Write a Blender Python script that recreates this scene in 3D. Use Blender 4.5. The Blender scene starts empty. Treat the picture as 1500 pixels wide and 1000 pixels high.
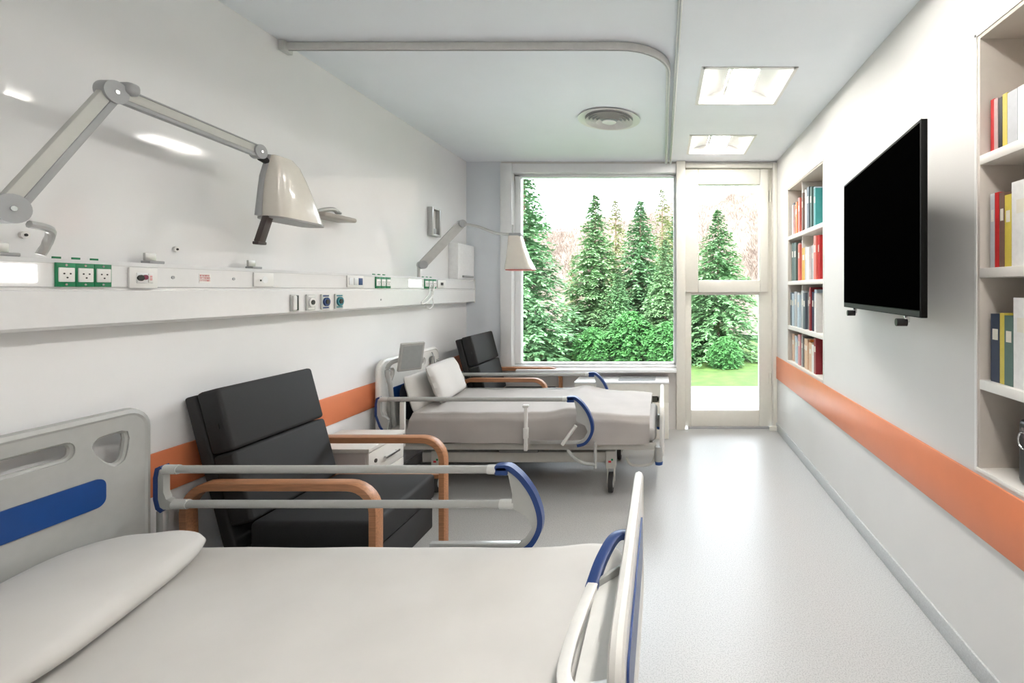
import bpy, bmesh, math, random
from mathutils import Vector, Matrix
PI = math.pi
SC = bpy.context.scene
COL = SC.collection
random.seed(7)

# ------------------------------------------------------------------ camera
CAM_H = 1.56
cd = bpy.data.cameras.new('camera'); cam = bpy.data.objects.new('camera', cd); COL.objects.link(cam)
cd.sensor_width = 36.0; cd.lens = 700 / 1500 * 36
cd.shift_x = (750 - 971) / 1500; cd.shift_y = -(500 - 424) / 1500
cd.clip_start = 0.02; cd.clip_end = 500
cam.location = (0, 0, CAM_H); cam.rotation_euler = (PI / 2, 0, 0)
SC.camera = cam

# ------------------------------------------------------------------ world, sun, exposure
w = bpy.data.worlds.new('overcast_sky'); SC.world = w; w.use_nodes = True
bg = w.node_tree.nodes['Background']; bg.inputs[0].default_value = (0.84, 0.925, 1.0, 1); bg.inputs[1].default_value = 2.3
sd = bpy.data.lights.new('sun', 'SUN'); sd.energy = 1.2; sd.angle = 0.2; sd.color = (1, 0.95, 0.86)
so = bpy.data.objects.new('sun', sd); COL.objects.link(so); so.rotation_euler = (math.radians(52), 0, math.radians(-18))
LAMP_W = 15.0          # emission strength of the ceiling troffers
vs = SC.view_settings
vs.view_transform = 'Standard'; vs.look = 'None'; vs.exposure = 2.06; vs.gamma = 1.0; vs.use_curve_mapping = False

# ------------------------------------------------------------------ materials
MATS = {}
def mat(name, col, rough=0.5, metal=0.0, noise=0.04, scale=30.0, bump=0.0, emit=0.0, spec=0.5, coat=0.0, stretch=None):
    if name in MATS: return MATS[name]
    m = bpy.data.materials.new(name); m.use_nodes = True; nt = m.node_tree
    b = nt.nodes['Principled BSDF']
    b.inputs['Roughness'].default_value = rough; b.inputs['Metallic'].default_value = metal
    b.inputs['Specular IOR Level'].default_value = spec; b.inputs['Coat Weight'].default_value = coat
    tc = nt.nodes.new('ShaderNodeTexCoord'); src = tc.outputs['Object']
    if stretch:
        mp = nt.nodes.new('ShaderNodeMapping'); mp.inputs['Scale'].default_value = stretch
        nt.links.new(src, mp.inputs[0]); src = mp.outputs[0]
    n = nt.nodes.new('ShaderNodeTexNoise'); n.inputs['Scale'].default_value = scale; n.inputs['Detail'].default_value = 4
    nt.links.new(src, n.inputs['Vector'])
    r = nt.nodes.new('ShaderNodeValToRGB')
    r.color_ramp.elements[0].position = 0.3; r.color_ramp.elements[1].position = 0.7
    r.color_ramp.elements[0].color = tuple(max(0, c * (1 - noise)) for c in col) + (1,)
    r.color_ramp.elements[1].color = tuple(min(1, c * (1 + noise)) for c in col) + (1,)
    nt.links.new(n.outputs[0], r.inputs[0]); nt.links.new(r.outputs[0], b.inputs['Base Color'])
    if bump:
        bp = nt.nodes.new('ShaderNodeBump'); bp.inputs['Strength'].default_value = bump; bp.inputs['Distance'].default_value = 0.002
        nt.links.new(n.outputs[0], bp.inputs['Height']); nt.links.new(bp.outputs[0], b.inputs['Normal'])
    if emit:
        b.inputs['Emission Color'].default_value = tuple(col) + (1,); b.inputs['Emission Strength'].default_value = emit
    MATS[name] = m
    return m

def floor_mat():
    m = bpy.data.materials.new('speckled_vinyl'); m.use_nodes = True; nt = m.node_tree; b = nt.nodes['Principled BSDF']
    b.inputs['Roughness'].default_value = 0.33
    tc = nt.nodes.new('ShaderNodeTexCoord')
    n1 = nt.nodes.new('ShaderNodeTexNoise'); n1.inputs['Scale'].default_value = 170; n1.inputs['Detail'].default_value = 2
    n2 = nt.nodes.new('ShaderNodeTexVoronoi'); n2.inputs['Scale'].default_value = 95
    n3 = nt.nodes.new('ShaderNodeTexNoise'); n3.inputs['Scale'].default_value = 2.0
    for n in (n1, n2, n3): nt.links.new(tc.outputs['Object'], n.inputs['Vector'])
    r1 = nt.nodes.new('ShaderNodeValToRGB'); r1.color_ramp.elements[0].position = 0.34; r1.color_ramp.elements[1].position = 0.56
    r1.color_ramp.elements[0].color = (0.35, 0.352, 0.348, 1); r1.color_ramp.elements[1].color = (0.48, 0.482, 0.478, 1)
    r2 = nt.nodes.new('ShaderNodeValToRGB'); r2.color_ramp.elements[0].position = 0.05; r2.color_ramp.elements[1].position = 0.16
    r2.color_ramp.elements[0].color = (0.45, 0.45, 0.45, 1); r2.color_ramp.elements[1].color = (1, 1, 1, 1)
    mx = nt.nodes.new('ShaderNodeMixRGB'); mx.blend_type = 'MULTIPLY'; mx.inputs[0].default_value = 1
    nt.links.new(n1.outputs[0], r1.inputs[0]); nt.links.new(n2.outputs['Distance'], r2.inputs[0])
    nt.links.new(r1.outputs[0], mx.inputs[1]); nt.links.new(r2.outputs[0], mx.inputs[2])
    nt.links.new(mx.outputs[0], b.inputs['Base Color'])
    return m

def left_wall_mat():                       # matt paint below the rail, glossy laminate above it
    m = mat('laminate_wall', (0.86, 0.86, 0.865), 0.5, noise=0.015, scale=3)
    nt = m.node_tree; b = nt.nodes['Principled BSDF']
    g = nt.nodes.new('ShaderNodeNewGeometry'); s = nt.nodes.new('ShaderNodeSeparateXYZ'); nt.links.new(g.outputs['Position'], s.inputs[0])
    gt = nt.nodes.new('ShaderNodeMath'); gt.operation = 'LESS_THAN'; gt.inputs[1].default_value = 1.6
    nt.links.new(s.outputs[2], gt.inputs[0])
    mu = nt.nodes.new('ShaderNodeMath'); mu.operation = 'MULTIPLY_ADD'; mu.inputs[1].default_value = 0.42; mu.inputs[2].default_value = 0.07
    nt.links.new(gt.outputs[0], mu.inputs[0]); nt.links.new(mu.outputs[0], b.inputs['Roughness'])
    return m

def glass_mat():
    m = bpy.data.materials.new('window_glass'); m.use_nodes = True; nt = m.node_tree; nt.nodes.clear()
    o = nt.nodes.new('ShaderNodeOutputMaterial'); t = nt.nodes.new('ShaderNodeBsdfTransparent'); g = nt.nodes.new('ShaderNodeBsdfGlossy')
    g.inputs['Roughness'].default_value = 0.02; f = nt.nodes.new('ShaderNodeFresnel'); f.inputs[0].default_value = 1.3
    x = nt.nodes.new('ShaderNodeMixShader')
    nt.links.new(f.outputs[0], x.inputs[0]); nt.links.new(t.outputs[0], x.inputs[1]); nt.links.new(g.outputs[0], x.inputs[2]); nt.links.new(x.outputs[0], o.inputs[0])
    return m

FLOOR = floor_mat(); WALL_L = left_wall_mat(); GLASS = glass_mat()
WALL = mat('white_paint', (0.71, 0.695, 0.675), 0.5, noise=0.012, scale=4)
CEIL = mat('ceiling_paint', (0.87, 0.905, 0.95), 0.6, noise=0.01, scale=4)
BLUEWALL = mat('pale_grey_paint', (0.76, 0.8, 0.85), 0.5, noise=0.015, scale=4)
ORANGE = mat('orange_vinyl', (0.72, 0.225, 0.1), 0.4, noise=0.03, scale=6)
SKIRT = mat('grey_skirting', (0.5, 0.51, 0.51), 0.45, noise=0.12, scale=150)
FRAMEW = mat('cream_frame', (0.8, 0.78, 0.71), 0.35, noise=0.015)
WFRAME = mat('white_frame', (0.85, 0.86, 0.87), 0.3, noise=0.01)
PANELW = mat('white_gloss_panel', (0.83, 0.83, 0.83), 0.15, noise=0.01, coat=0.3)
WPLAST = mat('white_plastic', (0.82, 0.81, 0.79), 0.3, noise=0.01)
GPLAST = mat('pale_grey_plastic', (0.6, 0.61, 0.59), 0.38, noise=0.02)
GREEN = mat('green_plastic', (0.0, 0.2, 0.075), 0.4)
BLACK = mat('black_plastic', (0.012, 0.012, 0.013), 0.35)
SCREEN = mat('black_screen', (0.0008, 0.0008, 0.0008), 0.9, noise=0.0, spec=0.0)
RED = mat('red_print', (0.6, 0.03, 0.04), 0.5)
ALU = mat('aluminium', (0.56, 0.56, 0.55), 0.36, metal=0.75, noise=0.03)
CHROME = mat('chrome', (0.62, 0.63, 0.64), 0.16, metal=1.0)
JOINT = mat('grey_joint', (0.38, 0.39, 0.4), 0.4, noise=0.03)
ARMIV = mat('ivory_arm', (0.56, 0.565, 0.53), 0.4, noise=0.02)
SHADE = mat('cream_enamel', (0.74, 0.7, 0.63), 0.22, noise=0.015, coat=0.4)
DKBROWN = mat('dark_brown_plastic', (0.05, 0.035, 0.033), 0.4)
BEDP = mat('bed_plastic', (0.42, 0.425, 0.41), 0.33, noise=0.02)
BEDW = mat('bed_white_plastic', (0.76, 0.75, 0.72), 0.3, noise=0.02)
BLUE = mat('blue_plastic', (0.004, 0.055, 0.24), 0.35, noise=0.03)
NAVY = mat('dark_blue_plastic', (0.012, 0.045, 0.19), 0.35, noise=0.03)
STEEL = mat('beige_steel', (0.52, 0.505, 0.465), 0.38, noise=0.03)
BLACKFAB = mat('black_upholstery', (0.017, 0.017, 0.018), 0.72, noise=0.25, scale=500, bump=0.15)
WOOD = mat('beech_bentwood', (0.44, 0.205, 0.1), 0.4, noise=0.22, scale=9, stretch=(1, 14, 14))
WOOD2 = mat('beech_upright', (0.44, 0.205, 0.1), 0.4, noise=0.22, scale=9, stretch=(14, 14, 1))
LINEN = mat('white_linen', (0.6, 0.58, 0.555), 0.85, noise=0.03, scale=5, bump=0.05)
GLINEN = mat('greige_linen', (0.43, 0.4, 0.38), 0.85, noise=0.04, scale=5, bump=0.05)
CAB = mat('cream_laminate', (0.78, 0.755, 0.71), 0.35, noise=0.012)
CABSIDE = mat('greige_laminate', (0.5, 0.45, 0.43), 0.45, noise=0.02)
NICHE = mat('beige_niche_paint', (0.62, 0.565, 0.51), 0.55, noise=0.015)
SHELFM = mat('cream_shelf', (0.78, 0.745, 0.7), 0.4, noise=0.01)
PAPER = mat('book_pages', (0.78, 0.74, 0.66), 0.8, noise=0.08, scale=300)
RUBBER = mat('dark_rubber', (0.035, 0.033, 0.032), 0.6)
DARK = mat('dark_void', (0.03, 0.03, 0.032), 0.7)
LAMPON = mat('lit_diffuser', (1.0, 0.97, 0.92), 0.5, noise=0, emit=LAMP_W)
LAMPP = mat('lit_panel_lamp', (1.0, 0.99, 0.97), 0.5, noise=0, emit=1.6)
REFLW = mat('lamp_reflector', (0.9, 0.9, 0.88), 0.35, noise=0)
BARK = mat('bark', (0.22, 0.15, 0.1), 0.9, noise=0.3, scale=12)
NEEDLE = [mat('needles_a', (0.17, 0.34, 0.15), 0.8, noise=0.4, scale=1.6), mat('needles_b', (0.21, 0.37, 0.16), 0.8, noise=0.4, scale=1.6), mat('needles_c', (0.16, 0.33, 0.13), 0.8, noise=0.4, scale=1.6)]
LEAF = mat('bright_leaves', (0.1, 0.3, 0.08), 0.8, noise=0.5, scale=6)
LARCH = mat('pale_needles', (0.33, 0.36, 0.17), 0.8, noise=0.35, scale=1.6)
TWIG = mat('bare_twigs', (0.2, 0.15, 0.12), 0.9, noise=0.35, scale=0.9)
HILL = mat('dry_hillside', (0.17, 0.13, 0.1), 0.95, noise=0.35, scale=0.6)
GRASS = mat('lawn', (0.075, 0.14, 0.022), 0.9, noise=0.35, scale=4)
PAVE = mat('pale_paving', (0.68, 0.67, 0.66), 0.8, noise=0.06, scale=3)

# ------------------------------------------------------------------ mesh builder
class B:
    def __init__(s): s.bm = bmesh.new()
    def _x(s, vs, M):
        if M is not None: bmesh.ops.transform(s.bm, matrix=M, verts=vs)
    def box(s, x0, x1, y0, y1, z0, z1, bev=0.0, seg=2, M=None):
        m = Matrix.Translation(((x0+x1)/2, (y0+y1)/2, (z0+z1)/2)) @ Matrix.Diagonal((abs(x1-x0), abs(y1-y0), abs(z1-z0), 1))
        vs = bmesh.ops.create_cube(s.bm, size=1, matrix=m)['verts']
        if bev:
            es = list({e for v in vs for e in v.link_edges})
            r = bmesh.ops.bevel(s.bm, geom=es, offset=bev, segments=seg, profile=0.5, affect='EDGES')
            if M is not None:
                vv = set(v for f in r['faces'] for v in f.verts) | set(v for v in vs if v.is_valid)
                # flood fill the island
                st = list(vv)
                while st:
                    v = st.pop()
                    for e in v.link_edges:
                        o = e.other_vert(v)
                        if o not in vv: vv.add(o); st.append(o)
                vs = list(vv)
        s._x([v for v in vs if v.is_valid], M)
        return s
    def cyl(s, p0, p1, r, r2=None, n=16, caps=True):
        p0 = Vector(p0); p1 = Vector(p1); d = p1 - p0
        M = Matrix.Translation((p0+p1)/2) @ d.to_track_quat('Z', 'Y').to_matrix().to_4x4()
        bmesh.ops.create_cone(s.bm, cap_ends=caps, segments=n, radius1=r, radius2=r if r2 is None else r2, depth=d.length, matrix=M)
        return s
    def tube(s, pts, r, n=10, closed=False, sx=None, up=(0, 0, 1)):
        """sweep a circle (or an r x sx rounded ribbon) along pts"""
        P = [Vector(p) for p in pts]; k = len(P); rings = []
        prev = None
        for i in range(k):
            a = P[(i-1) % k] if (closed or i > 0) else P[i]
            b = P[(i+1) % k] if (closed or i < k-1) else P[i]
            t = (b - a).normalized()
            u = Vector(up)
            if abs(t.dot(u)) > 0.98: u = Vector((0, 1, 0)) if prev is None else prev
            x = u.cross(t).normalized(); y = t.cross(x).normalized(); prev = y
            ring = []
            for j in range(n):
                c, q = math.cos(2*PI*j/n), math.sin(2*PI*j/n)
                if sx is not None:
                    e = 0.35
                    c = math.copysign(abs(c)**e, c); q = math.copysign(abs(q)**e, q)
                ring.append(s.bm.verts.new(P[i] + x*c*(r if sx is None else sx) + y*q*r))
            rings.append(ring)
        for i in range(k if closed else k-1):
            A, Bq = rings[i], rings[(i+1) % k]
            for j in range(n): s.bm.faces.new((A[j], A[(j+1) % n], Bq[(j+1) % n], Bq[j]))
        if not closed:
            s.bm.faces.new(rings[0][::-1]); s.bm.faces.new(rings[-1])
        return s
    def loft(s, secs, caps=True):
        R = [[s.bm.verts.new(p) for p in q] for q in secs]; n = len(R[0])
        for i in range(len(R)-1):
            for j in range(n): s.bm.faces.new((R[i][j], R[i][(j+1) % n], R[i+1][(j+1) % n], R[i+1][j]))
        if caps: s.bm.faces.new(R[0][::-1]); s.bm.faces.new(R[-1])
        return s
    def poly(s, outer, holes, f, th):
        """filled polygon with holes; f maps (u, v, depth) to 3D; th thickness"""
        for dep in (0, th):
            es = []
            for lp in [outer] + holes:
                vs = [s.bm.verts.new(f(u, v, dep)) for u, v in lp]
                es += [s.bm.edges.new((vs[i], vs[(i+1) % len(vs)])) for i in range(len(vs))]
            bmesh.ops.triangle_fill(s.bm, use_beauty=True, use_dissolve=False, edges=es)
        for lp in [outer] + holes:
            k = len(lp)
            for i in range(k):
                a, b = lp[i], lp[(i+1) % k]
                q = [s.bm.verts.new(f(*a, 0)), s.bm.verts.new(f(*b, 0)), s.bm.verts.new(f(*b, th)), s.bm.verts.new(f(*a, th))]
                s.bm.faces.new(q)
        bmesh.ops.remove_doubles(s.bm, verts=s.bm.verts, dist=1e-5)
        return s
    def grid(s, nx, ny, f):
        V = [[s.bm.verts.new(f(i/nx, j/ny)) for j in range(ny+1)] for i in range(nx+1)]
        for i in range(nx):
            for j in range(ny): s.bm.faces.new((V[i][j], V[i+1][j], V[i+1][j+1], V[i][j+1]))
        return s
    def shell(s, nx, ny, f, th):
        """open sheet with thickness: outer grid, inner grid pushed along the normal, joined along the rim"""
        h = 1e-3; A, C = [], []
        for i in range(nx+1):
            ra, rc = [], []
            for j in range(ny+1):
                u, v = i/nx, j/ny; p = f(u, v)
                du = f(min(1, u+h), v) - f(max(0, u-h), v); dv = f(u, min(1, v+h)) - f(u, max(0, v-h))
                n = du.cross(dv).normalized()
                ra.append(s.bm.verts.new(p)); rc.append(s.bm.verts.new(p-n*th))
            A.append(ra); C.append(rc)
        for i in range(nx):
            for j in range(ny):
                s.bm.faces.new((A[i][j], A[i+1][j], A[i+1][j+1], A[i][j+1])); s.bm.faces.new((C[i][j], C[i][j+1], C[i+1][j+1], C[i+1][j]))
        rim = [(i, 0) for i in range(nx)] + [(nx, j) for j in range(ny)] + [(i, ny) for i in range(nx, 0, -1)] + [(0, j) for j in range(ny, 0, -1)]
        for k in range(len(rim)):
            (a, c), (d, e) = rim[k], rim[(k+1) % len(rim)]
            s.bm.faces.new((A[d][e], A[a][c], C[a][c], C[d][e]))
        return s
    def out(s, name, m, parent=None, smooth=True, angle=38, **kw):
        bmesh.ops.recalc_face_normals(s.bm, faces=s.bm.faces)
        me = bpy.data.meshes.new(name); s.bm.to_mesh(me); s.bm.free()
        me.materials.append(m)
        if smooth:
            me.polygons.foreach_set('use_smooth', [True]*len(me.polygons)); me.set_sharp_from_angle(angle=math.radians(angle))
        o = bpy.data.objects.new(name, me); COL.objects.link(o)
        if parent: o.parent = parent
        for k, v in kw.items(): o[k] = v
        return o

def bx(*a, **k): return B().box(*a, **k)
def thing(name, label, cat, loc=(0, 0, 0), rz=0.0, group=None):
    o = bpy.data.objects.new(name, None); COL.objects.link(o); o.location = loc; o.rotation_euler = (0, 0, rz)
    o['label'] = label; o['category'] = cat
    if group: o['group'] = group
    o.empty_display_size = 0.05
    return o
def tag(o, label, cat, group=None):
    o['label'] = label; o['category'] = cat
    if group: o['group'] = group
    return o
def struct(o, label=None):
    o['kind'] = 'structure'
    if label: o['label'] = label
    return o
def rrect(u0, u1, v0, v1, r, n=6):
    pts = []
    for cx, cy, a in ((u1-r, v1-r, 0), (u0+r, v1-r, 90), (u0+r, v0+r, 180), (u1-r, v0+r, 270)):
        for k in range(n+1):
            t = math.radians(a + 90*k/n); pts.append((cx + r*math.cos(t), cy + r*math.sin(t)))
    return pts
def catmull(P, n=6, closed=False):
    P = [Vector(p) for p in P]; k = len(P); out = []
    for i in range(k if closed else k-1):
        a = P[(i-1) % k] if (closed or i > 0) else P[i]; b = P[i]; c = P[(i+1) % k]; d = P[(i+2) % k] if (closed or i+2 < k) else P[(i+1) % k]
        for j in range(n):
            t = j/n
            out.append(0.5*((2*b) + (c-a)*t + (2*a-5*b+4*c-d)*t*t + (3*b-a-3*c+d)*t**3))
    if not closed: out.append(P[-1])
    return out

# ------------------------------------------------------------------ room shell
XL, XR, YB, YR, H = -2.2, 1.27, 5.35, -1.6, 2.99
struct(bx(XL-0.2, XR+0.4, YR-0.2, YB+0.0, -0.12, 0).out('floor', FLOOR))
NZ0, NZ1 = 0.83, 2.58
N1 = (3.78, 4.86); N2 = (0.85, 1.93)
LY = [3.08 + 1.35*k for k in (1, 0, -1, -2, -3)]           # near edges of the troffers
b = B(); cz = (H, H+0.14)
b.box(XL-0.2, 0.26, YR-0.2, YB+0.25, *cz); b.box(0.86, XR+0.4, YR-0.2, YB+0.25, *cz)
edges = sorted([YR-0.2, YB+0.25] + [v for y in LY for v in (y, y+0.6)])
for i in range(0, len(edges), 2): b.box(0.26, 0.86, edges[i], edges[i+1], *cz)
struct(b.out('ceiling', CEIL, smooth=False))
struct(bx(XL-0.2, XL, YR-0.2, YB+0.25, 0, H).out('wall_left', WALL_L, smooth=False))
struct(bx(XL, XR, YR-0.2, YR, 0, H).out('wall_rear', WALL, smooth=False))
b = B(); xr = (XR, XR+0.33)
b.box(*xr, YR-0.2, YB+0.25, 0, NZ0); b.box(*xr, YR-0.2, YB+0.25, NZ1, H)
for y0, y1 in ((YR-0.2, N2[0]), (N2[1], N1[0]), (N1[1], YB+0.25)): b.box(*xr, y0, y1, NZ0, NZ1)
struct(b.out('wall_right', WALL, smooth=False))
WX0, WX1, WZ0, WZ1 = -1.81, 0.15, 0.68, 2.965
DX0, DX1 = 0.25, 1.27
b = B(); yb = (YB, YB+0.22)
b.box(XL, WX0, *yb, 0, H)
wb = struct(b.out('wall_back', BLUEWALL, smooth=False))
b = B(); b.box(WX0, WX1, *yb, 0, WZ0); b.box(WX0, XR, *yb, WZ1, H)
struct(b.out('wall_back_apron', WALL, smooth=False))
struct(bx(XL, XL+0.012, YR, YB, 0.668, 0.855, bev=0.004).out('trim_1', ORANGE), 'orange protective wall band behind the beds')
struct(bx(XR-0.012, XR, YR, YB, 0.575, 0.818, bev=0.004).out('trim_2', ORANGE), 'orange protective wall band below the bookcases')
struct(bx(XL, XL+0.012, YR, YB, 0.0, 0.09, bev=0.003).out('baseboard_left', SKIRT))
struct(bx(XR-0.012, XR, YR, YB, 0.0, 0.085, bev=0.003).out('baseboard_right', SKIRT))
# window
win = struct(thing('window_1', 'large fixed picture window in a white frame', 'window')); del win['category']
b = B()
b.box(WX0, WX0+0.13, YB-0.04, YB+0.2, WZ0, WZ1, bev=0.006); b.box(WX0+0.13, WX1, YB-0.02, YB+0.2, WZ1-0.1, WZ1, bev=0.006)
b.box(WX0+0.13, WX1, YB-0.01, YB+0.2, WZ0, WZ0+0.03, bev=0.004)
b.out('window_frame', WFRAME, win)
b = B()
b.box(WX0+0.13, WX0+0.2, YB+0.06, YB+0.16, WZ0+0.03, WZ1-0.1, bev=0.008); b.box(WX1-0.03, WX1, YB+0.06, YB+0.16, WZ0+0.03, WZ1-0.1, bev=0.006)
b.box(WX0+0.13, WX1, YB+0.06, YB+0.16, WZ0+0.03, WZ0+0.05, bev=0.004); b.box(WX0+0.13, WX1, YB+0.06, YB+0.16, WZ1-0.13, WZ1-0.1, bev=0.006)
b.out('sash', WFRAME, win)
bx(WX0+0.2, WX1-0.03, YB+0.1, YB+0.112, WZ0+0.05, WZ1-0.13).out('pane', GLASS, win, smooth=False)
bx(WX0+0.2, WX1, YB-0.13, YB+0.06, WZ0-0.03, WZ0+0.005, bev=0.006).out('window_sill', WFRAME, win)
bx(WX0+0.135, WX0+0.15, YB-0.045, YB-0.03, 2.16, 2.28, bev=0.004).out('latch', GPLAST, win)
# door with a hinged vent sash above and a fixed light below
door = struct(thing('door_1', 'glazed cream door with two panes beside the window', 'door')); del door['category']
b = B()
b.box(WX1, DX0, YB-0.05, YB+0.2, 0, H, bev=0.008); b.box(DX1-0.045, DX1, YB-0.05, YB+0.2, 0, WZ1, bev=0.006); b.box(DX0, DX1, YB-0.03, YB+0.2, WZ1-0.05, WZ1, bev=0.006)
b.box(DX1-0.09, DX1-0.0, YB-0.08, YB-0.05, 0, 0.05, bev=0.005)
b.out('door_frame', FRAMEW, door)
b = B(); yd = (YB+0.03, YB+0.1); x0, x1 = DX0, DX1-0.045
b.box(x0, x0+0.07, *yd, 0.02, 1.53, bev=0.006); b.box(x1-0.14, x1, *yd, 0.02, WZ1-0.05, bev=0.006)
b.box(x0+0.07, x1-0.14, *yd, 0.02, 0.2, bev=0.006); b.box(x0+0.07, x1-0.14, *yd, 1.5, 1.53, bev=0.004)
b.out('door_leaf', FRAMEW, door)
b = B(); yd2 = (YB-0.02, YB+0.08)
b.box(x0, x0+0.145, *yd2, 1.53, WZ1-0.06, bev=0.01); b.box(x1-0.14, x1-0.05, *yd2, 1.53, WZ1-0.06, bev=0.01)
b.box(x0+0.145, x1-0.14, *yd2, 1.53, 1.665, bev=0.01); b.box(x0+0.145, x1-0.14, *yd2, 2.735, WZ1-0.06, bev=0.01)
b.out('vent_sash', FRAMEW, door)
bx(x0+0.07, x1-0.14, YB+0.055, YB+0.067, 0.2, 1.5).out('pane', GLASS, door, smooth=False)
bx(x0+0.145, x1-0.14, YB+0.045, YB+0.057, 1.665, 2.735).out('pane', GLASS, door, smooth=False)
bx(x0+0.03, x1-0.03, YB+0.0, YB+0.11, 0.0, 0.02).out('threshold', JOINT, door)
for z in (2.55, 0.5): B().cyl((x1-0.02, YB+0.02, z), (x1-0.02, YB+0.02, z+0.12), 0.012).out('hinge', FRAMEW, door)

# ------------------------------------------------------------------ ceiling fittings
def troffer(y, label):
    t = thing('ceiling_light', label, 'light', (0.56, y+0.3, H), group='square ceiling troffers')
    b = B()
    for s in (-1, 1):
        b.box(s*0.3-0.012, s*0.3+0.012, -0.312, 0.312, -0.006, 0.0); b.box(-0.3, 0.3, s*0.3-0.012, s*0.3+0.012, -0.006, 0.0)
    b.out('frame', WPLAST, t)
    b = B()
    for s in (-1, 1):                                   # curved reflector wings
        secs = []
        for k in range(9):
            u = k/8; x = s*(0.288 - 0.188*u); z = 0.015 + 0.075*math.sin(u*PI/2)
            secs.append([(x, -0.288, z), (x, 0.288, z), (x, 0.288, z+0.006), (x, -0.288, z+0.006)])
        b.loft(secs)
    for s in (-1, 1): b.box(-0.29, 0.29, s*0.29-0.004, s*0.29+0.004, 0.0, 0.12)
    b.box(-0.297, 0.297, -0.297, 0.297, 0.115, 0.12)
    b.out('reflector', REFLW, t)
    b = B(); n = 12
    sec = lambda yy: [(0.088*math.cos(PI*j/n), yy, 0.07-0.05*math.sin(PI*j/n)) for j in range(n+1)]
    b.loft([sec(-0.27), sec(0.27)])
    b.out('diffuser', LAMPON, t)
    for s in (-1, 1): bx(s*0.092-0.004, s*0.092+0.004, -0.285, 0.285, 0.035, 0.09).out('trim_strip', WPLAST, t)
    return t
troffer(LY[0], 'farther lit square ceiling light, nearest the glazed door')
troffer(LY[1], 'nearer lit square ceiling light with curved centre diffuser')
for y, o_ in zip(LY[2:], ('third', 'fourth', 'fifth')): troffer(y, 'lit square ceiling light, %s of the row counted from the door' % o_)
# round vent
v = thing('ceiling_vent', 'round white ceiling air vent of concentric rings', 'vent', (-0.45, 4.0, H))
def ring(r0, r1, z0, z1, n=40):
    b = B(); s = []
    prof = [(r0, 0.0), (r1-0.004, z0), (r1, z1), (r0+0.004, 0.0)]
    for k in range(n+1):
        a = 2*PI*k/n; s.append([(p*math.cos(a), p*math.sin(a), q) for p, q in prof])
    return b.loft(s, caps=False)
ring(0.195, 0.26, -0.006, -0.012).out('rim', WPLAST, v)
for k, r in enumerate((0.165, 0.135, 0.105, 0.075)): ring(r, r+0.034, -0.022-0.003*k, -0.028-0.003*k).out('ring', WPLAST, v)
B().cyl((0, 0, -0.035), (0, 0, -0.03), 0.05, 0.06, n=24).out('hub', WPLAST, v)
B().cyl((0, 0, -0.004), (0, 0, -0.0005), 0.2, n=32).out('throat', mat('vent_throat', (0.42, 0.43, 0.44), 0.7), v)
# curtain tracks
TX = 0.085
trk = thing('curtain_track', 'white curtain track curving from the left wall along the ceiling', 'curtain track')
path = [(XL+0.02, 2.765), (-0.25, 2.765)]
for k in range(1, 11):
    a = PI/2*k/10; path.append((-0.25+0.285*math.sin(a), 2.765+0.285*(1-math.cos(a))))
path += [(TX-0.05, 3.4), (TX-0.05, YB-0.06)]
B().tube([(x, y, H-0.024) for x, y in path], 0.022, n=12, sx=0.014).out('rail', mat('track_white', (0.68, 0.68, 0.66), 0.35), trk)
B().tube([(x, y, H-0.0475) for x, y in path], 0.0015, n=8, sx=0.004).out('slot', JOINT, trk)
bx(XL+0.001, XL+0.035, 2.73, 2.80, H-0.06, H-0.001, bev=0.005).out('wall_bracket', GPLAST, trk)
tr2 = thing('curtain_track', 'straight white curtain track running down the ceiling towards the camera', 'curtain track')
B().tube([(TX, YR+0.05, H-0.024), (TX, 3.0, H-0.024), (TX, YB-0.06, H-0.024)], 0.022, n=12, sx=0.012).out('rail', MATS['track_white'], tr2)
B().tube([(TX, YR+0.05, H-0.0475), (TX, YB-0.06, H-0.0475)], 0.0015, n=8, sx=0.004).out('slot', JOINT, tr2)

# ------------------------------------------------------------------ headwall service panel
hp = thing('service_panel', 'long white medical service panel along the left wall above the beds', 'panel')
PX = -2.1
y0, y1 = -1.2, YB-0.02
sec = [(XL+0.001, 1.42), (PX-0.012, 1.42), (PX, 1.432), (PX, 1.556), (PX-0.008, 1.558), (PX-0.008, 1.568), (PX, 1.57), (PX, 1.652), (PX-0.012, 1.668), (XL+0.001, 1.668)]
B().loft([[(x, y, z) for x, z in sec] for y in (y0, y1)]).out('housing', PANELW, hp, smooth=False)
B().box(PX-0.003, PX+0.001, y0, y1, 1.6505, 1.6525).out('seam', GPLAST, hp)
bx(PX-0.01, PX+0.004, y1, y1+0.012, 1.412, 1.675, bev=0.003).out('end_cap', WPLAST, hp)
for ya, yb_ in ((1.2, 1.602), (3.95, 4.15)):
    bx(PX-0.001, PX+0.003, ya, yb_, 1.585, 1.642, bev=0.0015).out('reading_lamp', LAMPP, hp, label='lit white lamp strip')
for x in (253, 342, 558):
    y = 2.1*700/(971-x); z = 1.612 if x < 500 else 1.485
    B().cyl((PX-0.001, y, z), (PX+0.003, y, z), 0.007, n=12).out('screw', JOINT, hp)
def px2y(x): return -PX*700/(971-x)
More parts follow.
